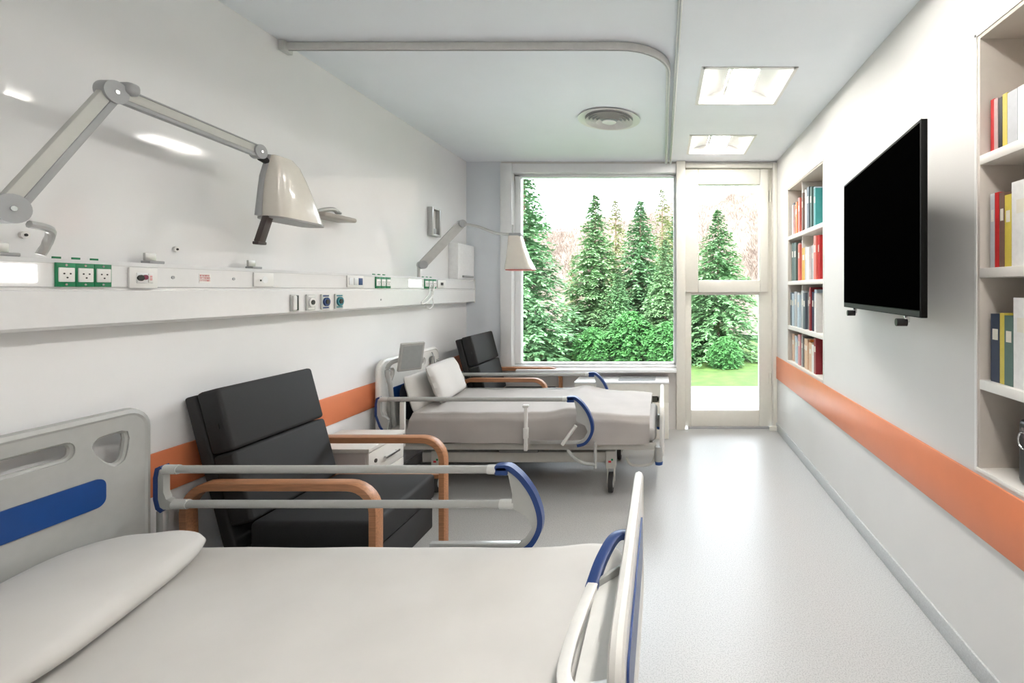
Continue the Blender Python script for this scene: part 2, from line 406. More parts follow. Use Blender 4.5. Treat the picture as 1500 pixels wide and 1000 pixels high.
def socket_row(xa, xb, label, n=3):
    ya, yb = px2y(xa), px2y(xb)
    t = thing('socket_block', label, 'socket', (PX, (ya+yb)/2, 1.612)); w_ = (yb-ya)
    for k in range(n):
        c = -w_/2 + w_*(k+0.5)/n; hw = w_/n/2
        p = bx(0.0005, 0.008, c-hw, c+hw-0.001, -0.042, 0.042, bev=0.001).out('plate', GREEN, t)
        s = hw*0.8
        bx(0.006, 0.012, c-s, c+s, -0.025, 0.025, bev=0.002).out('socket', WPLAST, p)
        bb = B()
        for dy, dz in ((-0.4, 0.004), (0.4, 0.004), (0, -0.01)): bb.cyl((0.0115, c+dy*s, dz), (0.0128, c+dy*s, dz), s*0.13, n=10)
        bb.out('pin_holes', BLACK, p)
        for dz in (0.034, -0.034): B().cyl((0.007, c, dz), (0.009, c, dz), 0.004, n=8).out('screw', CHROME, p)
        bx(-0.03, -0.024, c-s*0.5, c+s*0.5, 0.0565, 0.064).out('tag', GREEN, p)
    return t
socket_row(79, 161, 'large green triple socket block nearest the camera on the panel')
socket_row(549, 571, 'small green triple socket block in the middle of the panel')
socket_row(621, 638, 'green triple socket block at the far end of the panel with hanging cables')
def plate(xa, xb, z0, z1, label, name='wall_plate', cat='switch'):
    ya, yb = px2y(xa), px2y(xb)
    t = thing(name, label, cat, (PX, (ya+yb)/2, (z0+z1)/2)); hw = (yb-ya)/2; hh = (z1-z0)/2
    return t, hw, hh
t, hw, hh = plate(186, 228, 1.565, 1.648, 'white call unit plate with key switch and red button')
bx(0.0005, 0.01, -hw, hw, -hh, hh, bev=0.004).out('plate', WPLAST, t)
bx(0.009, 0.014, -hw*0.55, hw*0.6, -hh*0.5, hh*0.5, bev=0.002).out('module', WFRAME, t)
B().cyl((0.013, -hw*0.33, 0), (0.019, -hw*0.33, 0), 0.012, n=16).out('key_switch', BLACK, t)
B().cyl((0.013, 0.0, 0.003), (0.018, 0.0, 0.003), 0.01, n=16).out('button', mat('maroon_button', (0.2, 0.02, 0.06), 0.4), t)
bx(0.013, 0.017, hw*0.2, hw*0.55, -hh*0.45, hh*0.45, bev=0.002).out('rocker', WPLAST, t)
b = B()
for k in range(3): b.box(0.0168, 0.0174, hw*0.28, hw*0.46, -0.008+k*0.007, -0.005+k*0.007)
b.out('print', RED, t)
t, hw, hh = plate(370, 399, 1.575, 1.648, 'blank white outlet plate with one small black hole')
bx(0.0005, 0.008, -hw, hw, -hh, hh, bev=0.003).out('plate', WPLAST, t)
B().cyl((0.007, -hw*0.35, -0.004), (0.009, -hw*0.35, -0.004), 0.005, n=10).out('hole', BLACK, t)
B().cyl((0.007, hw*0.1, 0.0), (0.0086, hw*0.1, 0.0), 0.018, n=20).out('cover', WFRAME, t)
t = thing('warning_label', 'small white sticker with three lines of red print', 'label', (PX, px2y(300), 1.612))
bx(0.0003, 0.001, -0.028, 0.028, -0.022, 0.022).out('sticker', WPLAST, t)
rs = random.Random(3)
for k in range(3):
    b = B(); y = -0.024
    while y < 0.022:
        w_ = rs.uniform(0.003, 0.006); z = 0.011 - k*0.011
        b.box(0.001, 0.0014, y, y+w_, z+0.0028, z+0.0045); b.box(0.001, 0.0014, y, y+0.0014, z-0.0035, z+0.0045)
        if rs.random() < 0.6: b.box(0.001, 0.0014, y+w_-0.0014, y+w_, z-0.0035, z+0.0045)
        y += w_+0.0022
    b.out('print_line', RED, t)
t, hw, hh = plate(507, 531, 1.575, 1.655, 'white plate with two rockers and a double data port')
bx(0.0005, 0.009, -hw, hw, -hh, hh, bev=0.003).out('plate', WPLAST, t)
for c in (-0.6, 0.0): bx(0.008, 0.013, (c-0.22)*hw, (c+0.22)*hw, -hh*0.6, hh*0.6, bev=0.003).out('rocker', WFRAME, t)
bx(0.008, 0.011, 0.35*hw, 0.85*hw, -hh*0.6, hh*0.6, bev=0.002).out('data_port', NAVY, t)
t, hw, hh = plate(640, 652, 1.575, 1.65, 'white single data outlet beside the far green sockets')
bx(0.0005, 0.009, -hw, hw, -hh, hh, bev=0.003).out('plate', WPLAST, t)
bx(0.008, 0.011, -hw*0.3, hw*0.3, -0.012, 0.014).out('port', BLACK, t)
# lower fascia outlets
def outlet(xa, xb, label, face, ringm=None, name='gas_outlet'):
    t, hw, hh = plate(xa, xb, 1.437, 1.532, label, name, 'outlet')
    bx(0.0005, 0.01, -hw, hw, -hh, hh, bev=0.003).out('plate', GPLAST, t)
    if ringm:
        B().cyl((0.009, 0, 0), (0.02, 0, 0), hw*0.75, n=24).out('ring', ringm, t)
        B().cyl((0.019, 0, 0), (0.024, 0, 0), hw*0.4, n=20).out('core', face, t)
        b = B(); b.box(0.0095, 0.0112, -hw*0.7, hw*0.7, hh*0.68, hh*0.85); b.box(0.0095, 0.0112, -hw*0.7, hw*0.7, -hh*0.85, -hh*0.68)
        b.out('marking', ringm, t)
    else:
        bx(0.009, 0.02, -hw*0.8, hw*0.1, -hh*0.85, hh*0.85, bev=0.004).out('holder', WPLAST, t)
        bx(0.009, 0.014, hw*0.2, hw*0.75, -hh*0.9, hh*0.9, bev=0.002).out('slot', BLACK, t)
outlet(424, 436, 'white upright holder with a black slot, first on the lower fascia', WPLAST, name='slot_holder')
outlet(447, 460, 'grey gas outlet with a white round valve', BLACK, WPLAST)
outlet(469, 481, 'grey gas outlet with a dark blue round valve', BLACK, NAVY)
outlet(489, 501, 'grey gas outlet with a teal round valve', BLACK, mat('teal_plastic', (0.02, 0.2, 0.26), 0.35))
# rail clips on top of the panel
for x, l in ((22, 'grey rail clip on the panel top below the near lamp base'), (238, 'grey rail clip on the panel top above the call unit'), (383, 'grey rail clip on the panel top above the blank outlet')):
    y = px2y(x); t = thing('rail_clip', l, 'clip', (PX-0.04, y, 1.6685))
    bx(-0.02, 0.02, -0.03, 0.03, 0, 0.012, bev=0.003).out('foot', JOINT, t); bx(-0.02, -0.008, -0.022, 0.022, 0.012, 0.045, bev=0.003).out('jaw', ALU, t)
for x, yy, l in ((33, 344, 'small round wall fixing below the near lamp base'), (256, 365, 'small round wall fixing above the panel middle')):
    y = 2.2*700/(971-x); z = CAM_H-(yy-424)*y/700
    t = thing('wall_fixing', l, 'fixing', (XL, y, z)); B().cyl((0.0005, 0, 0), (0.012, 0, 0), 0.013, n=16).out('disc', WPLAST, t); B().cyl((0.011, 0, 0), (0.014, 0, 0), 0.005, n=10).out('hole', BLACK, t)
# hanging cables under the far sockets
b = B(); yc = px2y(624)
b.tube(catmull([(PX+0.02, yc+0.06, 1.6), (PX+0.03, yc+0.04, 1.5), (PX+0.03, yc-0.06, 1.43), (PX+0.03, yc+0.0, 1.39), (PX+0.03, yc+0.07, 1.43), (PX+0.03, yc+0.05, 1.52), (PX+0.02, yc+0.12, 1.59)], 6), 0.006, n=6)
b.tube(catmull([(PX+0.02, yc+0.03, 1.61), (PX+0.04, yc-0.03, 1.52), (PX+0.04, yc-0.16, 1.45), (PX+0.03, yc-0.08, 1.44), (PX+0.03, yc+0.06, 1.5), (PX+0.02, yc+0.1, 1.61)], 6), 0.005, n=6)
tag(b.out('cable_loop', WPLAST), 'looped white cables hanging from the far green sockets', 'cable')
# white box standing in for a glossy wall reflection, and a metal frame
t = thing('reflection_panel', 'bright white upright panel standing in for a wall reflection above the far panel end', 'panel', (PX, 5.12, 1.669))
bx(-0.098, -0.0, -0.22, 0.2, 0.0, 0.37, bev=0.004).out('body', mat('reflection_white', (0.92, 0.92, 0.92), 0.3), t); bx(0.0, 0.02, -0.12, 0.14, 0.02, 0.04, bev=0.004).out('clip', JOINT, t)
t = thing('wall_bracket_frame', 'small upright brushed metal frame mounted on the left wall', 'bracket', (XL, 4.55, 2.2))
for s in (-1, 1):
    bx(0.001, 0.05, s*0.075-0.014, s*0.075+0.014, -0.135, 0.135, bev=0.004).out('side_rail', ALU, t)
    bx(0.001, 0.05, -0.06, 0.06, s*0.125-0.01, s*0.125+0.01, bev=0.004).out('crossbar', ALU, t)
bx(0.0005, 0.006, -0.062, 0.062, -0.115, 0.115).out('back_plate', WPLAST, t); bx(0.006, 0.03, -0.035, 0.03, -0.11, -0.06, bev=0.004).out('catch', JOINT, t)
t = thing('reflected_lamp_part', 'small grey tray shape with a knob standing in for a reflected lamp head behind the near lamp shade', 'tray', (XL, 3.1, 2.04))  # tray shape stands in for a lamp head mirrored in the glossy wall
bx(0.001, 0.13, -0.17, 0.14, -0.03, 0.0, bev=0.013, seg=4).out('tray', mat('taupe_plastic', (0.42, 0.37, 0.33), 0.4), t)
B().tube(catmull([(0.03, -0.12, 0.003), (0.05, -0.05, 0.03), (0.06, 0.0, 0.04), (0.06, 0.04, 0.03)], 5), 0.014, n=10).out('lever', ALU, t)
B().cyl((0.06, 0.035, 0.03), (0.06, 0.075, 0.027), 0.016, 0.008, n=14).out('knob', JOINT, t)

# ------------------------------------------------------------------ reading lamps on jointed arms
def superell(cx, cy, hx, hy, z, n=24, e=0.55, tilt=0.0):
    o = []
    for j in range(n):
        a = 2*PI*j/n; c, s_ = math.cos(a), math.sin(a)
        o.append(Vector((cx + hx*math.copysign(abs(c)**e, c), cy + hy*math.copysign(abs(s_)**e, s_), z + tilt*hy*s_)))
    return o
def bar(b, p0, p1, wid, th, off=0.0, inset=0.0, bev=0.004):
    """flat bar from p0 to p1, wid in the vertical plane, th across"""
    p0 = Vector(p0); p1 = Vector(p1); d = (p1-p0); L = d.length; d.normalize()
    n_ = d.cross(Vector((0, 0, 1))).normalized(); u = n_.cross(d).normalized()
    M = Matrix((( d.x, n_.x, u.x, p0.x), (d.y, n_.y, u.y, p0.y), (d.z, n_.z, u.z, p0.z), (0, 0, 0, 1)))
    b.box(inset, L-inset, -th/2, th/2, off-wid/2, off+wid/2, bev=bev, M=M)
    return n_
lp = thing('reading_lamp', 'large cream reading lamp on a jointed grey arm nearest the camera', 'lamp', (0, 0, 0))
A, E, W_ = Vector((-1.95, 1.42, 1.801)), Vector((-1.95, 1.69, 2.258)), Vector((-1.95, 2.30, 2.224))
b = B(); bar(b, A, E, 0.038, 0.022, off=0.011, inset=0.02); bar(b, E, W_, 0.036, 0.022, off=0.007, inset=0.02); b.out('arm', ARMIV, lp)
b = B(); bar(b, A, E, 0.022, 0.026, off=-0.018, inset=0.02); bar(b, E, W_, 0.016, 0.026, off=-0.019, inset=0.02, bev=0.003); bar(b, E, W_, 0.006, 0.024, off=0.028, inset=0.02, bev=0.001); b.out('arm_rail', JOINT, lp)
for P, r in ((A, 0.044), (E, 0.04), (W_, 0.034)):
    j = B().cyl(P-Vector((0.02, 0, 0)), P+Vector((0.02, 0, 0)), r, n=28).out('joint', JOINT, lp)
    B().cyl(P+Vector((0.02, 0, 0)), P+Vector((0.023, 0, 0)), r*0.18, n=12).out('screw', CHROME, j)
bx(-1.985, -1.915, 1.715, 1.76, 2.265, 2.31, bev=0.015, seg=3).out('elbow_cap', JOINT, lp)
b = B(); b.tube(catmull([A+Vector((0, 0.05, -0.04)), A+Vector((0, 0.1, -0.05)), A+Vector((-0.02, 0.11, -0.09)), A+Vector((-0.03, 0.1, -0.13))], 5), 0.012, n=8); b.out('cable_guide', ALU, lp)
b = B(); b.cyl((-2.03, 1.42, 1.6690), (-2.03, 1.42, 1.80), 0.016); b.box(-2.04, -1.97, 1.40, 1.44, 1.782, 1.82, bev=0.004); b.out('post', ALU, lp)
b = B(); b.cyl((-1.95, 2.315, 2.20), (-1.95, 2.36, 2.19), 0.017); b.out('swivel', BLACK, lp)
secs = []
for yl, yr, z, hx in ((2.36, 2.45, 2.226, 0.02), (2.35, 2.47, 2.222, 0.03), (2.348, 2.51, 2.19, 0.042), (2.345, 2.55, 2.13, 0.05), (2.342, 2.59, 2.06, 0.058), (2.342, 2.63, 1.98, 0.066), (2.342, 2.66, 1.915, 0.07)):
    secs.append(superell(-1.93, (yl+yr)/2, hx, (yr-yl)/2, z, tilt=-0.02 if z < 1.95 else 0))
sh = B().loft(secs).out('shade', SHADE, lp)
secs2 = [superell(-1.93-hx, (a+c)/2, 0.017, (c-a)/2, z) for a, c, z, hx in ((2.345, 2.40, 2.224, 0.01), (2.338, 2.42, 2.12, 0.036), (2.336, 2.44, 2.0, 0.05), (2.332, 2.45, 1.925, 0.056))]
B().loft(secs2).out('back_strip', JOINT, sh)
B().loft([superell(-1.93, 2.493, 0.074, 0.172, z, tilt=-0.02) for z in (1.916, 1.906)]).out('rim', mat('rim_grey', (0.3, 0.29, 0.28), 0.4), sh)
b = B(); bar(b, (-1.93, 2.335, 1.915), (-1.93, 2.285, 1.785), 0.035, 0.03); b.box(-1.945, -1.915, 2.262, 2.312, 1.775, 1.79, bev=0.004); b.out('handle', DKBROWN, lp)

lp = thing('reading_lamp', 'smaller grey reading lamp reaching out in front of the window', 'lamp', (0, 0, 0))
A, E, W_ = Vector((-2.09, 4.15, 1.775)), Vector((-1.85, 4.39, 2.165)), Vector((-1.30, 4.2, 2.045))
b = B(); bar(b, A, E, 0.075, 0.028, inset=0.01); b.out('lower_arm', mat('satin_grey', (0.5, 0.495, 0.48), 0.4), lp)
pts = catmull([E, E+Vector((0.16, -0.05, -0.03)), E+Vector((0.36, -0.12, -0.1)), W_], 6)
B().tube(pts, 0.013, n=10).out('upper_arm', ALU, lp)
for P, r in ((A, 0.036), (E, 0.034)): B().cyl(P-Vector((0.025, -0.025, 0)), P+Vector((0.025, -0.025, 0)), r, n=24).out('joint', JOINT, lp)
b = B(); b.cyl((-2.12, 4.15, 1.669), (-2.12, 4.15, 1.78), 0.014); b.box(-2.13, -2.08, 4.135, 4.165, 1.765, 1.79); b.out('post', ALU, lp)
bx(-1.345, -1.235, 4.15, 4.25, 2.02, 2.055, bev=0.012, seg=3).out('collar', JOINT, lp)
hx0 = -1.265
sh = B().loft([superell(hx0+dx, 4.2, a, c, z, e=0.35) for dx, a, c, z in ((-0.03, 0.055, 0.05, 2.03), (-0.02, 0.068, 0.065, 1.95), (-0.005, 0.09, 0.085, 1.84), (0.015, 0.125, 0.11, 1.735))], caps=False).out('shade', SHADE, lp)
B().loft([superell(hx0+0.015, 4.2, 0.115, 0.1, z, e=0.35) for z in (1.737, 1.727)]).out('diffuser', mat('pink_diffuser', (0.75, 0.2, 0.18), 0.5), lp)

# ------------------------------------------------------------------ television
tv = thing('television', 'black flat television angled out from the right wall', 'television', (1.12, 2.505, 1.842), math.atan2(-1.23, -0.16)+PI)
# local x runs along the screen from near to far end
L2, T = 0.62, 0.395
bx(-L2, L2, -0.008, 0.018, -T, T, bev=0.003).out('body', mat('matt_black', (0.004, 0.004, 0.004), 0.6, spec=0.15), tv)
bx(-L2+0.012, L2-0.012, 0.018, 0.0192, -T+0.03, T-0.012).out('screen', SCREEN, tv)
bx(-L2+0.01, L2-0.01, 0.0182, 0.0195, -T+0.004, -T+0.026).out('lower_bezel', mat('bezel_grey', (0.012, 0.012, 0.013), 0.5, spec=0.2), tv)
b = B()
b.box(-L2, L2, 0.015, 0.0195, T-0.001, T+0.003); b.out('top_edge', ALU, tv)
for s in (-0.42, 0.42):
    B().cyl((s, 0.0, -T-0.03), (s, 0.045, -T-0.03), 0.017, n=16).out('foot_knob', BLACK, tv)
    bx(s-0.008, s+0.008, -0.01, 0.012, -T-0.03, -T, bev=0.002).out('foot_stem', CHROME, tv)
t = thing('television_bracket', 'wall bracket holding the television off the right wall', 'bracket', (0, 0, 0))
b = B(); b.box(XR-0.02, XR-0.001, 2.35, 2.75, 1.68, 2.0, bev=0.004); b.out('wall_plate', BLACK, t)
b = B(); bar(b, (XR-0.02, 2.55, 1.84), (1.143, 2.53, 1.84), 0.08, 0.05); b.out('swing_arm', BLACK, t)

# ------------------------------------------------------------------ bookcases and books
BD = 0.28
def bookcase(ny, label, divider=None):
    t = thing('built_in_bookcase', label, 'bookcase', (XR, ny[0], NZ0)); L = ny[1]-ny[0]; Hh = NZ1-NZ0
    bx(BD, BD+0.02, 0, L, 0, Hh).out('back_panel', NICHE, t, smooth=False)
    bx(0.0, BD, 0.0, 0.016, 0, Hh, bev=0.001).out('side_panel', NICHE, t); bx(0.0, BD, L-0.016, L, 0, Hh, bev=0.001).out('side_panel', NICHE, t)
    bx(0.0, BD, 0.016, L-0.016, Hh-0.016, Hh, bev=0.001).out('top_panel', NICHE, t); bx(-0.004, BD, 0.0, L, 0.0, 0.016, bev=0.001).out('bottom_panel', SHELFM, t)
    for z in (0.37, 0.815, 1.265): bx(-0.002, BD, 0.016, L-0.016, z-0.038, z, bev=0.002).out('shelf', SHELFM, t)
    if divider: 
        for a, c in ((0.016, 0.332), (0.37, 0.777), (0.815, 1.227), (1.265, Hh-0.016)): bx(0.03, BD, divider-0.008, divider+0.008, a, c).out('divider', SHELFM, t)
    b = B()
    for a in (-0.012, L): b.box(-0.004, 0.0, a, a+0.012, -0.0, Hh+0.012)
    b.box(-0.004, 0.0, -0.012, L+0.012, Hh, Hh+0.012); b.out('edge_trim', WPLAST, t)
    return t
bookcase(N1, 'far built-in bookcase in the right wall, full of books', divider=0.68)
bookcase(N2, 'near built-in bookcase cut off by the right picture edge')
ORD = ['first', 'second', 'third', 'fourth', 'fifth', 'sixth', 'seventh', 'eighth', 'ninth', 'tenth', 'eleventh', 'twelfth', 'thirteenth', 'fourteenth']
PAL = {'slate': (0.09, 0.12, 0.15), 'white': (0.74, 0.73, 0.72), 'coral': (0.72, 0.16, 0.12), 'orange': (0.8, 0.24, 0.05), 'pink': (0.7, 0.33, 0.33), 'red': (0.55, 0.03, 0.03), 'brown': (0.2, 0.12, 0.09),
       'teal': (0.05, 0.32, 0.32), 'dark green': (0.08, 0.14, 0.12), 'mustard': (0.72, 0.42, 0.05), 'pale grey': (0.5, 0.51, 0.53), 'navy': (0.02, 0.03, 0.07), 'beige': (0.66, 0.45, 0.31), 'black': (0.012, 0.012, 0.014),
       'yellow': (0.62, 0.5, 0.08), 'maroon': (0.28, 0.02, 0.03), 'pale blue': (0.5, 0.6, 0.68), 'dusty rose': (0.52, 0.36, 0.34), 'grey': (0.28, 0.28, 0.28)}
def book(name, y_far, wd, hgt, dep, col, z, label, inset=0.02, grp=None):
    t = thing('book', label, 'book', (XR+inset, y_far-wd, z+0.0005), group=grp)
    m = mat('cover_'+col.replace(' ', '_'), PAL[col], 0.45, noise=0.05, scale=40)
    b = B(); b.box(0, 0.004, 0, wd, 0, hgt); b.box(0.004, dep, 0, 0.0025, 0, hgt); b.box(0.004, dep, wd-0.0025, wd, 0, hgt); b.out('cover', m, t, smooth=False)
    bx(0.004, dep-0.004, 0.0025, wd-0.0025, 0.004, hgt-0.004).out('pages', PAPER, t, smooth=False)
    if hgt > 0.2 and wd > 0.024:
        bx(-0.0006, 0.0002, wd*0.2, wd*0.8, hgt*0.62, hgt*0.78).out('spine_label', mat('spine_label_cream', (0.72, 0.68, 0.6), 0.6), t, smooth=False)
def shelf_books(ny, z, cols, which, start=0.03, seed=1, skip=None, wr=(0.03, 0.075), hr=(0.22, 0.34), where='far', gap=0.002):
    r = random.Random(seed); y = ny[1]-0.016-start; L = ny[0]+0.02
    for i, c in enumerate(cols):
        if isinstance(c, tuple): c, wd, hg = c
        else: wd, hg = r.uniform(*wr), r.uniform(*hr)
        if skip and y - wd < skip[1] and y > skip[0]: y = skip[0]-0.002
        if y - wd < L: break
        book('book', y, wd, hg, r.uniform(0.18, 0.23), c, z, '%s book, %s from the left on the %s shelf of the %s bookcase' % (c, ORD[i], which, where), inset=r.uniform(0.012, 0.04) if where == 'far' else r.uniform(0.02, 0.023), grp='books in the %s bookcase' % where)
        y -= wd+gap
sk = (N1[0]+0.671, N1[0]+0.689)
Z = [NZ0+0.016, NZ0+0.37, NZ0+0.815, NZ0+1.265]
shelf_books(N1, Z[3], [('slate', .06, .33), ('white', .04, .3), ('coral', .06, .29), ('orange', .05, .31), ('pink', .05, .3), ('coral', .05, .33), ('brown', .035, .36), ('white', .045, .38), ('dusty rose', .05, .3), ('white', .05, .33), ('slate', .06, .37), ('dark green', .05, .36), ('pale blue', .04, .35), ('teal', .04, .33)], 'top', skip=sk, seed=2)
shelf_books(N1, Z[2], [('dark green', .07, .38), ('slate', .06, .36), ('dark green', .07, .37), ('pink', .05, .36), ('coral', .05, .34), ('mustard', .09, .3), ('pale grey', .07, .3), ('white', .08, .29), ('pale grey', .06, .3), ('white', .07, .31), ('coral', .06, .37), ('red', .04, .37)], 'second', skip=sk, seed=3)
shelf_books(N1, Z[1], [('slate', .05, .33), ('pale blue', .06, .32), ('pale grey', .07, .34), ('white', .05, .33), ('pale blue', .06, .31), ('pale grey', .07, .35), ('slate', .06, .33), ('grey', .05, .34), ('red', .06, .36), ('maroon', .03, .38), ('navy', .05, .34), ('pale blue', .06, .36), ('white', .05, .33)], 'third', skip=sk, seed=4)
shelf_books(N1, Z[0], [('beige', .07, .27), ('white', .04, .26), ('teal', .05, .25), ('pale blue', .04, .26), ('white', .06, .24), ('pink', .06, .29), ('grey', .05, .28), ('brown', .05, .27), ('beige', .09, .27), ('orange', .04, .27), ('beige', .08, .25), ('white', .06, .24), ('maroon', .05, .3)], 'bottom', skip=sk, seed=5)
shelf_books(N2, Z[3], [('red', .02, .21), ('dusty rose', .02, .205), ('black', .02, .2), ('yellow', .024, .205), ('pale grey', .05, .2), ('white', .03, .2), ('dusty rose', .06, .22), ('pale grey', .05, .24), ('white', .04, .24)], 'top', seed=6, where='near')
shelf_books(N2, Z[2], [('pale grey', .025, .29), ('red', .022, .29), ('brown', .026, .285), ('yellow', .034, .27), ('white', .12, .31), ('pale grey', .04, .3), ('white', .05, .3)], 'second', seed=7, where='near')
shelf_books(N2, Z[1], [('navy', .05, .265), ('yellow', .024, .27), ('dark green', .045, .262), ('white', .09, .33), ('pale grey', .05, .3)], 'third', seed=8, where='near')
t = thing('black_bag', 'black bag with a metal buckle on the bottom shelf of the near bookcase', 'bag', (XR+0.04, 1.70, Z[0]+0.0005))
bx(0, 0.2, -0.28, 0.07, 0, 0.24, bev=0.02, seg=3).out('body', BLACK, t)
B().tube(catmull([(-0.004, 0.03, 0.21), (-0.012, 0.0, 0.16), (-0.014, -0.01, 0.1), (-0.006, -0.01, 0.03)], 5), 0.012, n=8).out('strap', DKBROWN, t)
B().tube([(-0.016+0*k, 0.015+0.025*math.cos(2*PI*k/16), 0.17+0.03*math.sin(2*PI*k/16)) for k in range(16)], 0.004, n=6, closed=True, up=(1, 0, 0)).out('buckle', CHROME, t)

# ------------------------------------------------------------------ armchairs
def armchair(label, loc, rz=0.0):
    t = thing('armchair', label, 'chair', loc, rz, group='black recliner armchairs with bentwood arms')
    ya = 0.33
    for s in (-1, 1):
        r = 0.12; top = 0.685; xb, xf = 0.03, 0.87
        p = [(xb+0.02, 0.0), (xb+0.01, 0.3), (xb, top-r)]
        p += [(xb+r-r*math.cos(PI/2*k/7), top-r+r*math.sin(PI/2*k/7)) for k in range(1, 8)]
        p += [(xf-r+r*math.sin(PI/2*k/7), top-r+r*math.cos(PI/2*k/7)) for k in range(0, 8)]
        p += [(xf, 0.3), (xf, 0.0)]
        ribbon(p, s*ya, 0.019, 0.028).out('arm_frame', WOOD, t)
        if s > 0: bx(0.1, 0.85, s*ya-0.012, s*ya+0.012, 0.455, 0.48, bev=0.004).out('side_rail', WOOD, t)
    R = Matrix.Translation((0.285, 0, 0.5)) @ Matrix.Rotation(math.radians(-14.7), 4, 'Y')
    hw = 0.295
    up = bx(-0.105, 0.0, -hw, hw, 0.338, 0.632, bev=0.018, seg=3, M=R).out('upper_back_cushion', BLACKFAB, t)
    bx(-0.04, -0.032, -hw-0.004, -hw+0.004, 0.45, 0.475, M=R).out('tag', BLACK, up)
    bx(-0.105, 0.0, -hw, hw, 0.0, 0.334, bev=0.018, seg=3, M=R).out('lower_back_cushion', BLACKFAB, t)
    bx(-0.165, -0.107, -hw+0.004, hw-0.004, -0.12, 0.625, bev=0.012, seg=3, M=R).out('back_shell', BLACKFAB, t)
    bx(0.27, 0.84, -hw, hw, 0.36, 0.5, bev=0.022, seg=3).out('seat_cushion', BLACKFAB, t)
    bx(0.2, 0.83, -hw+0.01, hw-0.01, 0.19, 0.358, bev=0.01).out('seat_base', BLACKFAB, t)
    return t
def ribbon(p, y, th, wd):
    b = B(); secs = []
    for i, (x, z) in enumerate(p):
        a = p[max(i-1, 0)]; c = p[min(i+1, len(p)-1)]
        dx, dz = c[0]-a[0], c[1]-a[1]; l = math.hypot(dx, dz); nx, nz = -dz/l, dx/l
        q = []
        for u, v in ((-1, -.8), (-.8, -1), (.8, -1), (1, -.8), (1, .8), (.8, 1), (-.8, 1), (-1, .8)):
            q.append((x+nx*th*u, y+wd*v, z+nz*th*u))
        secs.append(q)
    return b.loft(secs)
armchair('black cushioned armchair with bentwood arms beside the near bed', (-2.155, 2.47, 0))
armchair('black cushioned armchair partly hidden behind the far bed', (-2.0, 4.96, 0))

# ------------------------------------------------------------------ bedside cabinet
t = thing('bedside_cabinet', 'low cream bedside cabinet with drawers between armchair and far bed', 'cabinet', (-2.18, 2.86, 0))
Wc, Dc, Hc = 0.42, 0.385, 0.607
bx(0.0, Wc-0.02, 0.0, Dc, 0.06, Hc-0.025, bev=0.002).out('body', CABSIDE, t)
bx(-0.005, Wc+0.005, -0.008, Dc+0.008, Hc-0.024, Hc, bev=0.003).out('top', CAB, t)
for k, (a, c) in enumerate(((0.43, 0.578), (0.25, 0.425), (0.07, 0.245))):
    d = bx(Wc-0.02, Wc, 0.0, Dc, a, c, bev=0.003).out('drawer', CAB, t)
    b = B(); zc = (a+c)/2
    b.box(Wc+0.015, Wc+0.025, Dc*0.38, Dc*0.78, zc-0.007, zc+0.007, bev=0.003)
    for y in (0.42, 0.74): b.box(Wc, Wc+0.016, Dc*y-0.004, Dc*y+0.004, zc-0.004, zc+0.004)
    b.out('handle', CHROME, d)
    if k == 0: B().cyl((Wc-0.001, Dc*0.17, zc+0.01), (Wc+0.006, Dc*0.17, zc+0.01), 0.012, n=16).out('lock', DKBROWN, d)
for x in (0.05, Wc-0.06):
    for y in (0.04, Dc-0.04): B().cyl((x, y, 0), (x, y, 0.06), 0.018).out('foot', BLACK, t)

